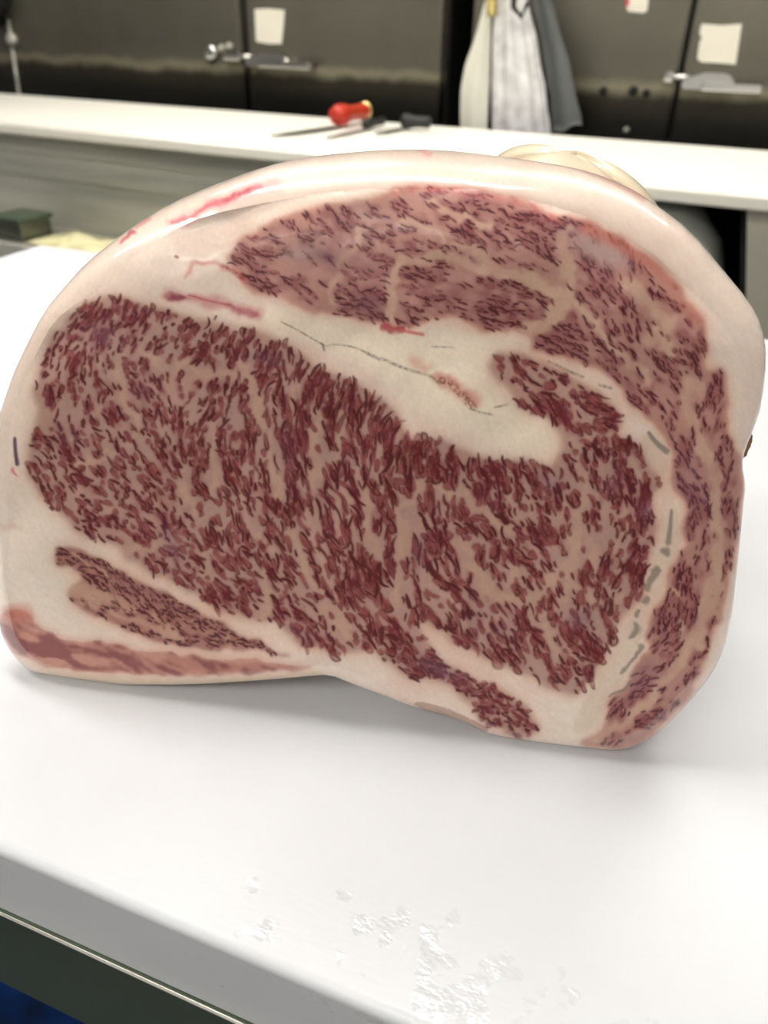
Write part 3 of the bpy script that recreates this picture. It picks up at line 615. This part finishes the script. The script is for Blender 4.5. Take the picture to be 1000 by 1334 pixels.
# what stands in the dark bay: a round grey bin
bc = FC.front(850, 300, .0)
bin_ = empty('grey_bin', FC.o+FC.x*bc[0]+FC.y*.10, FC.yaw)
br = FC.front(950, 340, .10)[0]-bc[0]; bt = min(FC.front(850, 254, .06)[2], CT-.03)
lathe('tub', [(0, 0), (br*.78, 0), (br*.82, .01), (br*.97, bt*.72), (br*1.0, bt*.80), (br*.985, bt*.80)], M['bin'], bin_)
lathe('lid', [(br*1.03, bt*.78), (br*1.04, bt*.81), (br*1.0, bt*.86), (br*.82, bt*.93), (br*.5, bt*.985), (br*.2, bt), (0, bt)], M['bin'], bin_)
gl = math.radians(-58); tube('lid_catch', [(br*math.cos(gl)*1.02, br*math.sin(gl)*1.02, bt*.72), (br*math.cos(gl)*1.06, br*math.sin(gl)*1.06, bt*.80), (br*math.cos(gl)*.98, br*math.sin(gl)*.98, bt*.87)], [.010, .014, .008], M['steel_edge'], bin_)
tag(bin_, 'round grey plastic bin in the dark bay under the far counter', 'bin')

# on the under-shelf: a grey tub and a pale sheet added in place of a yellow reflection
g0, g1 = FC.front(3, 296, -.1), FC.front(40, 302, -.1)
gt = empty('grey_tub', FC.o+FC.x*(g0[0]+g1[0])/2+FC.y*(-.08)+np.array([0, 0, shz+.001]), FC.yaw)
REFLECTION_Z = shz
gw = (g1[0]-g0[0])/2
box('body', (-gw, -.05, 0), (gw, .05, .05), M['blade'], gt, .008, 3); box('rim', (-gw-.006, -.056, .045), (gw+.006, .056, .056), M['steel_dark'], gt, .003)
tag(gt, 'small dark grey tub low at the left edge under the far counter', 'tub')

f0, f1 = FC.front(42, 300, -.1)[0], FC.front(250, 330, -.1)[0]
yf = empty('reflection_sheet', FC.o+FC.x*(f0+f1)/2+FC.y*(-.065)+np.array([0, 0, shz+.0015]), FC.yaw)
nn = 40; V = []; Fc = []; hw = (f1-f0)/2
for j in range(13):
    for i in range(nn+1):
        u, v = i/nn*2-1, j/12*2-1; ed = max(0., 1-abs(u)**4)*max(0., 1-abs(v)**4)
        V.append((hw*u*.98, .075*v+.006*math.sin(7*u+2), .004+ed*(.010+.006*math.sin(9*u+3*v)+.004*math.sin(17*u-5*v+1)+.003*math.sin(31*u+9*v))))
for j in range(12):
    for i in range(nn): a = j*(nn+1)+i; Fc.append((a, a+1, a+nn+2, a+nn+1))
o = mesh('reflection_patch', V, Fc, M['yellow_reflection'], yf, True); sm = o.modifiers.new('thickness', 'SOLIDIFY'); sm.thickness = .002
tag(yf, 'crumpled pale yellow sheet standing in for a reflection low on the far counter shelf', 'plastic film')  # no real film: added sheet that imitates the yellow reflection

# ================================================================ things on and behind the far counter
def on_counter(px, py): return FC.flat(px, py, CT)
def knife(tip, neck, butt, mat_handle, label, hr, bw, ring=True):
    a, n, b = on_counter(*tip), on_counter(*neck), on_counter(*butt)
    hl = min(np.linalg.norm((b-n)[:2]), .17); d = (n-a)/np.linalg.norm(n-a); L = np.linalg.norm(n-a)
    h = (b-n)/np.linalg.norm(b-n)
    t = empty('butcher_knife', FC.o+FC.x*n[0]+FC.y*n[1]+np.array([0, 0, CT]), FC.yaw)
    side = np.array([-d[1], d[0], 0.])
    out = [(-L, 0.), (-L*.93, -bw*.45), (-L*.75, -bw*.8), (-L*.4, -bw), (-.0, -bw), (0, bw*.3), (-L*.5, bw*.35), (-L*.85, bw*.25)]
    slab('blade', [d*x+side*y+np.array([0, 0, .004]) for x, y in out], (0, 0, .003), M['blade'], t)
    prof = [(0, .5), (.05, .85), (.14, 1.0), (.26, .98), (.42, .78), (.6, .70), (.8, .74), (.93, .78), (1., .6)]
    pts = [h*hl*u+np.array([0, 0, hr*1.15]) for u, _ in prof]
    tube('handle', pts, [hr*v for _, v in prof], mat_handle, t, 16)
    if ring: tube('butt_ring', [h*hl*.955+np.array([0, 0, hr*1.15]), h*hl*.985+np.array([0, 0, hr*1.15])], hr*.84, M['brass'], t, 16)
    return tag(t, label, 'knife')
knife((353, 180), (436, 168), (486, 158), M['red'], 'butcher knife with a bulging red handle lying on the far counter', .026, .020)
knife((424, 183), (474, 171), (500, 165), M['knife_black'], 'thin-bladed black-handled knife beside the red-handled knife', .013, .010, False)
knife((488, 177), (522, 170), (560, 172), M['knife_black'], 'black-handled knife lying right of the red handle, near the white sheet', .019, .014, False)

# white plastic sheet and mesh apron hang in the gap behind the counter
HG = Frame(FC.o+FC.y*(cdep+.10), FC.yaw)
def hang(p): return HG.front(*p)
def sheet(name, left, right, rows, th, waves, mat, parent):
    """hanging cloth: left/right edges given as pixel polylines of equal length (top to bottom), with folds"""
    def samp(pl, t):
        pl = np.asarray(pl, float); u = t*(len(pl)-1); i = min(int(u), len(pl)-2); return pl[i]+(pl[i+1]-pl[i])*(u-i)
    nx = 28; V = []; Fc = []
    for j in range(rows+1):
        l = hang(samp(left, j/rows)); r = hang(samp(right, j/rows))
        for i in range(nx+1):
            s = i/nx; p = l+(r-l)*s
            w = sum(a*math.sin(f*2*math.pi*s+ph+1.3*j/rows) for a, f, ph in waves)*(.35+.65*j/rows)
            V.append((p[0], w, p[2]+.004*math.sin(9*s+j)))
    n = len(V); V += [(x, y+th, z) for x, y, z in V]; W = nx+1
    for j in range(rows):
        for i in range(nx):
            a = j*W+i; Fc.append((a, a+W, a+W+1, a+1)); Fc.append((n+a, n+a+1, n+a+W+1, n+a+W))
    for j in range(rows):
        for i in (0, nx):
            a = j*W+i; Fc.append((a, a+W, n+a+W, n+a))
    for i in range(nx):
        for j in (0, rows):
            a = j*W+i; Fc.append((a, a+1, n+a+1, n+a))
    return mesh(name, V, Fc, mat, parent, True)
wt = empty('white_sheet', HG.o+HG.x*hang((617, 100))[0], HG.yaw)
ox = hang((617, 100))[0]
def shift(o, dx):
    m = o.data; co = np.empty(len(m.vertices)*3); m.vertices.foreach_get('co', co); co[0::3] -= dx; m.vertices.foreach_set('co', co); m.update(); return o
shift(sheet('panel', [(642, -70), (638, -20), (632, 0), (620, 40), (605, 85), (599, 115), (598, 150), (600, 240)], [(648, -70), (642, -20), (638, 0), (637, 40), (636, 85), (635, 115), (633, 150), (630, 240)], 24, .012, [(.006, 1., .4)], M['white_plastic'], wt), ox)
tag(wt, 'narrow white plastic sheet hanging beside the silvery mesh apron', 'sheet')
ap = empty('mesh_apron', HG.o+HG.x*hang((680, 100))[0], HG.yaw); ox = hang((680, 100))[0]
shift(sheet('mail_panel', [(650, -40), (645, 0), (641, 40), (640, 90), (639, 130), (640, 175), (642, 240)], [(672, -40), (684, 0), (695, 40), (704, 90), (711, 130), (716, 175), (722, 240)], 30, .012, [(.006, 1.4, .3), (.004, 4.3, 1.), (.0015, 11, 2.)], M['mail'], ap), ox)
g = sheet('grey_backing', [(676, -40), (688, 0), (698, 40), (706, 90), (712, 130), (714, 176)], [(700, -40), (712, 0), (724, 40), (737, 90), (749, 145), (752, 163)], 20, .008, [(.006, 1., .2)], M['grey_cloth'], ap)
shift(g, ox)
co = np.empty(len(g.data.vertices)*3); g.data.vertices.foreach_get('co', co); co[1::3] += .03; g.data.vertices.foreach_set('co', co)
h0 = hang((646, -30)); h1 = hang((646, 22)); tube('brass_clip', [(h0[0]-ox, -.03, h0[2]), (h1[0]-ox, -.03, h1[2])], .014, M['brass'], ap)
h0 = hang((676, -40)); h1 = hang((675, 10)); tube('hook', [(h0[0]-ox, -.02, h0[2]+.085), (h0[0]-ox, -.035, h0[2]), (h1[0]-ox, -.035, h1[2]), (h1[0]-ox+.02, -.03, h1[2]-.02), (h1[0]-ox+.03, -.02, h1[2]+.01)], .007, M['black'], ap)
tag(ap, 'silvery metal mesh apron with grey backing hanging behind the far counter', 'apron')
rail = empty('hook_rail', HG.o+HG.x*hang((660, 100))[0]+np.array([0, 0, hang((676, -40))[2]+.09]), HG.yaw)
box('bar', (-.22, -.03, 0), (.26, -.005, .03), M['steel'], rail, .004)
for a in (-.16, .2): box('bracket', (a-.012, -.02, .004), (a+.012, FRY-cdep-.103, .026), M['steel'], rail, .003)
tag(rail, 'steel hook rail holding the mesh apron, just above the picture', 'rail')

# ================================================================ near work table and board
ba, bb = on_z(0, 1108, 0), on_z(530, 1336, 0)
TB = Frame((ba[0], ba[1], BASE), math.atan2(bb[1]-ba[1], bb[0]-ba[0]))
tz = -BASE                                                # board top above the floor
bd = TB.loc(on_z(0, 313))[1]
BT = tz-TB.front(0, 1182, 0.)[2]                          # board thickness
tb = empty('work_table', TB.o, TB.yaw)
ly = -.0025
zf = TB.front(0, 1280, ly)[2]
tx0, tx1 = -.75, 1.25
box('table_top', (tx0, ly, zf), (tx1, bd-.02, tz-BT), M['steel_dark'], tb, .0015, 2)
tube('edge_lip', [(tx0, ly+.0010, tz-BT-.0013), (tx1, ly+.0010, tz-BT-.0013)], .0012, M['steel_edge'], tb)
for a in (tx0+.06, tx1-.06):
    for y in (ly+.10, bd-.10):
        tube('leg', [(a, y, 0), (a, y, .05), (a, y, zf)], [.018, .02, .02], M['steel'], tb)
tag(tb, 'steel work table carrying the near white cutting board', 'table')
WET_AT = tuple(TB.loc(on_z(600, 1295))[:2])+(BT,)
M['board'] = board_material()
bm = bmesh.new(); add_box(bm, (tx0, 0, 0), (tx1, bd-.0, BT)); 
for e in [e for e in bm.edges if all(abs(v.co.z-BT) < 1e-5 and abs(v.co.y) < 1e-5 for v in e.verts)]:
    bmesh.ops.bevel(bm, geom=[e], offset=.005, segments=6, affect='EDGES', profile=.5); break
o = from_bm('cutting_board', bm, M['board']); o.location = TB.o+np.array([0, 0, tz-BT]); o.rotation_euler = (0, 0, TB.yaw)
for p in o.data.polygons: p.use_smooth = abs(p.normal.z) < .999 and abs(p.normal.y) < .999 and abs(p.normal.x) < .5
tag(o, 'large white plastic cutting board carrying the marbled beef', 'cutting board')
# blue crate on the floor, seen past the table edge
bq = on_z(40, 1330, BASE+.30)
cr = empty('blue_crate', (bq[0]-.05, bq[1]-.04, BASE), TB.yaw)
bm = bmesh.new()
for lo, hi in [((-.30, -.2, 0), (.30, .2, .015)), ((-.30, -.2, 0), (-.285, .2, .3)), ((.285, -.2, 0), (.30, .2, .3)), ((-.30, -.2, 0), (.30, -.185, .3)), ((-.30, .185, 0), (.30, .2, .3))]: add_box(bm, lo, hi, .003)
from_bm('body', bm, M['blue'], cr)
box('lid', (-.31, -.21, .30), (.31, .21, .32), M['blue'], cr, .006)
tag(cr, 'blue plastic crate on the dark floor below the table edge', 'crate')

# ================================================================ the beef
# pairs: outline seen in the photograph, edge of the flat cut, depth over which the flank rolls back (mm)
RIM = [((0,700),(12,700),12),((-6,640),(8,640),12),((-4,600),(9,600),12),((0,545),(14,548),13),((10,515),(24,520),13),((22,482),(34,490),14),((37,450),(48,458),14),((62,402),(70,418),16),((87,372),(98,396),20),((118,338),(128,374),26),((160,305),(172,336),32),((200,277),(225,300),38),((250,252),(266,281),42),((330,222),(335,266),46),((365,211),(380,257),50),((420,202),(440,249),50),((500,195),(520,243),52),((570,195),(600,243),52),((640,202),(665,254),50),((720,213),(740,274),45),((770,224),(790,292),42),((815,242),(830,316),38),((850,263),(862,340),34),((900,302),(898,375),28),((940,350),(928,405),24),((975,392),(950,430),20),((990,420),(962,455),18),((997,460),(968,490),16),((991,520),(966,530),14),((982,550),(960,560),12),((970,580),(956,586),8),((965,602),(957,606),7),((970,627),(960,630),8),((967,655),(958,657),8),((963,700),(953,700),9),((959,740),(949,742),10),((955,775),(944,776),11),((951,800),(940,800),12),((942,840),(930,836),12),((925,875),(914,867),12),((895,912),(886,902),12),((862,945),(855,934),12),((832,965),(828,955),12),((800,972),(799,964),12),((765,972),(765,964),12),((712,967),(714,960),12),((662,962),(668,953),12),((647,957),(650,948),12),((595,930),(600,921),12),((540,917),(545,906),12),((500,901),(505,891),12),((460,886),(464,877),12),((430,874),(432,866),10),((400,877),(402,868),10),((350,881),(350,873),11),((250,887),(250,879),12),((160,887),(160,879),12),((125,885),(127,877),12),((75,880),(80,871),12),((42,872),(50,862),12),((20,850),(30,844),12),((5,825),(17,822),12),((0,795),(11,793),12),((-1,750),(11,750),12)]
LEAN = math.radians(12.); BODY = .24
rim = np.array([[*a, *b, e/1000.] for a, b, e in RIM], float)
for _ in range(1):                                         # round the traced polygon
    q = np.roll(rim, -1, 0); n_ = np.empty((len(rim)*2, 5)); n_[0::2] = .75*rim+.25*q; n_[1::2] = .25*rim+.75*q; rim = n_
def resample(p, n):
    d = np.r_[0, np.cumsum(np.linalg.norm(np.diff(np.vstack([p, p[:1]]), axis=0)[:, :2], axis=1))]
    t = np.linspace(0, d[-1], n, endpoint=False); P = np.vstack([p, p[:1]])
    return np.stack([np.interp(t, d, P[:, k]) for k in range(P.shape[1])], 1)
NR = 1400
rim = resample(rim, NR)
pl_, pr_ = on_z(160, 887), on_z(800, 972)
ux = pr_-pl_; ux[2] = 0; ux /= np.linalg.norm(ux); nin = np.array([-ux[1], ux[0], 0.])      # along the cut, and into the meat
upv = math.cos(LEAN)*np.array([0, 0, 1.])+math.sin(LEAN)*nin
fn = np.cross(ux, upv); fn /= np.linalg.norm(fn)                                              # face normal, towards the camera
p0 = pl_-nin*.012
def rays(x, y):
    x = np.asarray(x, float)[..., None]; y = np.asarray(y, float)[..., None]; return _f+_r*(x-500)/FPX-_u*(y-667)/FPX
def face_pt(x, y, dep=0.):
    d = rays(x, y); q = p0+nin*np.asarray(dep)[..., None] if np.ndim(dep) else p0+nin*dep
    return CAM+d*(((q-CAM)@fn)/(d@fn))[..., None]
SAG, RNG = .12*rim[:, 4], 20+1.35*1000*rim[:, 4]            # the cut bows back towards its edge
def belly(y): return .010*np.clip((560-np.asarray(y, float))/310, 0, 1.2)**2    # the cut leans back more towards its top
Fp = face_pt(rim[:, 2], rim[:, 3], SAG+np.minimum(belly(rim[:, 3]), .35*rim[:, 4])); Op = face_pt(rim[:, 0], rim[:, 1], rim[:, 4])
Op[:, 2] = np.maximum(Op[:, 2], 0.0004)
cen = Fp.mean(0); cen[2] = 0.
colour, label_map = build_map()
def px_of(P):
    q = P-CAM; w = q@_f; return 500+FPX*(q@_r)/w, 667-FPX*(q@_u)/w
def pick(a, x, y):
    x = np.clip(x-TX0, 0, TW-1.001); y = np.clip(y-TY0, 0, TH-1.001); i = x.astype(int); j = y.astype(int); fx_ = (x-i)[:, None]; fy_ = (y-j)[:, None]
    return (a[j, i]*(1-fx_)+a[j, i+1]*fx_)*(1-fy_)+(a[j+1, i]*(1-fx_)+a[j+1, i+1]*fx_)*fy_
def np_mesh(name, V, Q, col, mat, parent, nrm=None):
    m = bpy.data.meshes.new(name); m.vertices.add(len(V)); m.vertices.foreach_set('co', np.ascontiguousarray(V, np.float32).ravel())
    m.loops.add(Q.size); m.loops.foreach_set('vertex_index', np.ascontiguousarray(Q, np.int32).ravel())
    m.polygons.add(len(Q)); m.polygons.foreach_set('loop_start', np.arange(0, Q.size, Q.shape[1], dtype=np.int32))
    m.polygons.foreach_set('use_smooth', np.ones(len(Q), bool)); m.update(calc_edges=True)
    a = m.color_attributes.new('flesh', 'FLOAT_COLOR', 'POINT'); a.data.foreach_set('color', np.c_[col, np.ones(len(V))].astype(np.float32).ravel())
    m.materials.append(mat)
    if nrm is not None: m.normals_split_custom_set_from_vertices(nrm.astype(float).tolist())
    return link(bpy.data.objects.new(name, m), parent)
M['fat'] = meat_material('glossy_beef_fat', .34, 1., .12, (38., .10, .004))
M['face_fat'] = meat_material('cut_beef_fat', .40, .12, .10, (120., .05, .001), .4)
M['lean'] = meat_material('marbled_beef_lean', .42, .06, .0, (220., .06, .001), .28)

base = np.array([cen[0], cen[1], 0.])+nin*BODY*.4
beef = empty('beef_loin', base)
# ---- the cut face, one fine sheet split by muscle
STEP = 1.15
gx = np.arange(-2, 985, STEP); gy = np.arange(236, 970, STEP); GX, GY = np.meshgrid(gx, gy)
P2 = rim[:, 2:4]
def inside(x, y, poly):
    c = np.zeros(x.shape, bool); a, b = poly, np.roll(poly, -1, 0)
    return c
ins = np.zeros(GX.shape, bool); a, b = P2, np.roll(P2, -1, 0)
for r, yy in enumerate(gy):
    k = (a[:, 1] > yy) != (b[:, 1] > yy)
    xs = np.sort(a[k, 0]+(yy-a[k, 1])*(b[k, 0]-a[k, 0])/(b[k, 1]-a[k, 1]))
    for i in range(0, len(xs)-1, 2): ins[r, (gx >= xs[i]) & (gx < xs[i+1])] = True
cell = ins[:-1, :-1] | ins[1:, :-1] | ins[:-1, 1:] | ins[1:, 1:]
used = np.zeros(GX.shape, bool); used[:-1, :-1] |= cell; used[1:, :-1] |= cell; used[:-1, 1:] |= cell; used[1:, 1:] |= cell
out = used & ~ins; oj, oi = np.nonzero(out)
pts = np.c_[GX[out], GY[out]]; near = np.zeros(len(pts), int)
for k in range(0, len(pts), 400):                          # pull stray border vertices onto the traced edge
    d = ((pts[k:k+400, None, :]-P2[None])**2).sum(2); near[k:k+400] = d.argmin(1); pts[k:k+400] = P2[near[k:k+400]]
GX[oj, oi], GY[oj, oi] = pts[:, 0], pts[:, 1]
shape = GX.shape
cy_, cx_ = np.mgrid[TY0:TY0+TH:4, TX0:TX0+TW:4]; bow = np.zeros(cy_.shape)
for j in range(len(bow)):
    d = np.hypot(cx_[j][:, None]-P2[None, :, 0], cy_[j][:, None]-P2[None, :, 1])
    near_lim = .35*rim[d.argmin(1), 4]+.10*d.min(1)/1000*.36*4
    bow[j] = (SAG*np.clip(1-d/RNG, 0, 1)**2).max(1)+np.minimum(belly(cy_[j]), near_lim)
hh, ww = bow.shape
def bowed(x, y):
    x = np.clip((x-TX0)/4, 0, ww-1.001); y = np.clip((y-TY0)/4, 0, hh-1.001); i = x.astype(int); j = y.astype(int); f, g_ = x-i, y-j
    return (bow[j, i]*(1-f)+bow[j, i+1]*f)*(1-g_)+(bow[j+1, i]*(1-f)+bow[j+1, i+1]*f)*g_
dep_ = bowed(GX.ravel(), GY.ravel())
ob = out.ravel().nonzero()[0]
FV = face_pt(GX.ravel(), GY.ravel(), dep_)
# low relief: soft swell, slightly sunken lean, fine tooth
rel = .0009*noise(30, 61)+.00010*noise(9, 62)+.00001*noise(2.2, 63)-.0003*blur((label_map > 0).astype(float), 3)
inn = np.zeros(rel.shape); inn_p = fill(P2, 0); inn = np.clip(blur(inn_p, 9)*2-1, 0, 1)
FV += fn*(pick((rel*inn)[..., None], GX.ravel(), GY.ravel()))
FV[ob] = Fp[near]                                           # the border lies exactly on the flank's first ring
Gn = FV.reshape(*shape, 3)
dxv = np.gradient(Gn, axis=1); dyv = np.gradient(Gn, axis=0); GN = np.cross(dyv, dxv); GN /= np.linalg.norm(GN, axis=2, keepdims=True)+1e-12
if np.median(GN.reshape(-1, 3)@fn) < 0: GN = -GN
ok3 = ins & np.isfinite(GN).all(2)
er = ok3.copy()
for dj, di in ((0, 1), (0, -1), (1, 0), (-1, 0)): er &= np.roll(ok3, (dj, di), (0, 1))   # normals beside the border lean on moved vertices
GN[~er] = 0.
for _ in range(3):
    acc = np.zeros(GN.shape)
    for dj in (-1, 0, 1):
        for di in (-1, 0, 1): acc += np.roll(GN, (dj, di), (0, 1))
    hole = (np.abs(GN).sum(2) == 0) & (np.abs(acc).sum(2) > 0); GN[hole] = acc[hole]/(np.linalg.norm(acc[hole], axis=1, keepdims=True)+1e-9)
GN = GN.reshape(-1, 3); GN[np.abs(GN).sum(1) == 0] = fn
FCOL = pick(colour, GX.ravel(), GY.ravel())
idx = np.arange(shape[0]*shape[1]).reshape(shape)
quads = np.stack([idx[:-1, :-1], idx[1:, :-1], idx[1:, 1:], idx[:-1, 1:]], -1)[cell]
ccx = GX.ravel()[quads].mean(1); ccy = GY.ravel()[quads].mean(1)
ql = label_map[np.clip(ccy-TY0+.5, 0, TH-1).astype(int), np.clip(ccx-TX0+.5, 0, TW-1).astype(int)]
for k, (nm, mt, lb) in enumerate([('seam_fat', 'face_fat', 'cream white fat of the cut face'), ('eye_muscle', 'lean', 'densely marbled dark red main muscle'), ('side_muscle', 'lean', 'small marbled muscle at the lower edge'),
        ('cap_muscle', 'lean', 'pinker cap muscle arching over the top and right'), ('strip_muscle', 'lean', 'thin marbled strip at the lower left'), ('rib_band', 'lean', 'pale pink band along the bottom left')]):
    q = quads[ql == k]; u, inv = np.unique(q, return_inverse=True)
    o = np_mesh(nm, FV[u]-base, inv.reshape(q.shape), FCOL[u], M[mt], beef, GN[u]); o['label'] = lb
# ---- the flank: rolls over from the cut edge, then runs back
rings = [Fp.copy()]
Cp = Op-nin*((Op-p0)@fn/(nin@fn))[:, None]                   # outline point slid forward into the plane of the cut
run = np.linalg.norm(Cp-Fp, axis=1); slope = 2*SAG/(RNG*.00036)
Cp = Cp+nin*np.minimum(SAG+np.minimum(belly(rim[:, 3]), .35*rim[:, 4])+.9*slope*run, rim[:, 4]*.62)[:, None]
for t in np.linspace(.04, 1, 26):
    rings.append((1-t)**2*Fp+2*t*(1-t)*Cp+t*t*Op)
nroll = len(rings)
for x in np.r_[.03, .07, .12, .18, .26, .36, .48, .60, .72, .83, .91, .96, .985, 1.]:
    s = 1-.15*x-.10*x*x-(.35*max(0, x-.80)**2/.04*.6)
    c = cen+nin*(BODY*x)
    p = Op+nin*((BODY-rim[:, 4:5])*x)
    cc = cen+nin*(((p-cen)@nin)[:, None])
    p = cc+(p-cc)*s; p[:, 2] = np.maximum(p[:, 2], .0004); rings.append(p)
ctr = rings[-1].mean(0); rings.append(rings[-1]*.5+ctr*.5+nin*.004); rings.append(rings[-1]*.02+ctr*.98+nin*.006)
RV = np.array(rings); nrg = len(rings)
fat0 = lin((236, 216, 200))
RC = np.zeros(RV.shape)
for k in range(nrg):
    x_, y_ = px_of(RV[k]); col = pick(colour, x_, y_)
    w = 0. if k < nroll else min(1., (k-nroll+1)/3.)
    RC[k] = col*(1-w)+fat0*w
i0 = np.arange(nrg*NR).reshape(nrg, NR); i1 = np.roll(i0, -1, 1)
RQ = np.stack([i0[:-1], i1[:-1], i1[1:], i0[1:]], -1).reshape(-1, 4)
flank = np_mesh('fat_cap', RV.reshape(-1, 3)-base, RQ, RC.reshape(-1, 3), M['fat'], beef); flank['label'] = 'thick glossy white fat wrapping the outside'
# ---- the far lobe of fat that shows over the top right
lc = on_plane(742, 262, p0+nin*.16, fn)-np.array([0, 0, .022])
nu, nv = 96, 48; LV = []
for j in range(nv+1):
    th = math.pi*j/nv
    for i in range(nu):
        ph = 2*math.pi*i/nu
        x, y, z = math.sin(th)*math.cos(ph), math.sin(th)*math.sin(ph), math.cos(th)
        k = 1+.02*math.sin(3*ph+1)+.02*math.sin(5*ph+2*th)
        sx = math.copysign(abs(x)**.8, x); sz = math.copysign(abs(z)**.85, z)
        LV.append(lc+ux*sx*.060*k+nin*y*.075*k+np.array([0, 0, 1.])*(sz*.047*k-.010*sx-.006*max(sx, 0)))
LV = np.array(LV); x_, y_ = px_of(LV)
LC = pick(colour, x_, y_)*.35+.65*lin((248, 232, 194))
j0 = np.arange((nv+1)*nu).reshape(nv+1, nu); j1 = np.roll(j0, -1, 1)
lobe = np_mesh('fat_lobe', LV-base, np.stack([j0[:-1], j0[1:], j1[1:], j1[:-1]], -1).reshape(-1, 4), LC, M['fat'], beef); lobe['label'] = 'yellowish lobe of fat at the far end'
# ---- dried brown scrap in the notch on the right
M['dried'] = material('dried_brown_edge', srgb(150, 112, 66), .4, noise=(200., srgb(96, 66, 40), .8), coat=.4)
dp = [face_pt(np.array([x]), np.array([y]), .016)[0]-base for x, y in [(958, 573), (981, 566), (980, 580), (972, 594), (965, 603), (958, 596)]]
slab('dried_scrap', dp, nin*.012, M['dried'], beef, .001)
tag(beef, 'large block of heavily marbled beef standing cut side forward on the white board', 'beef')
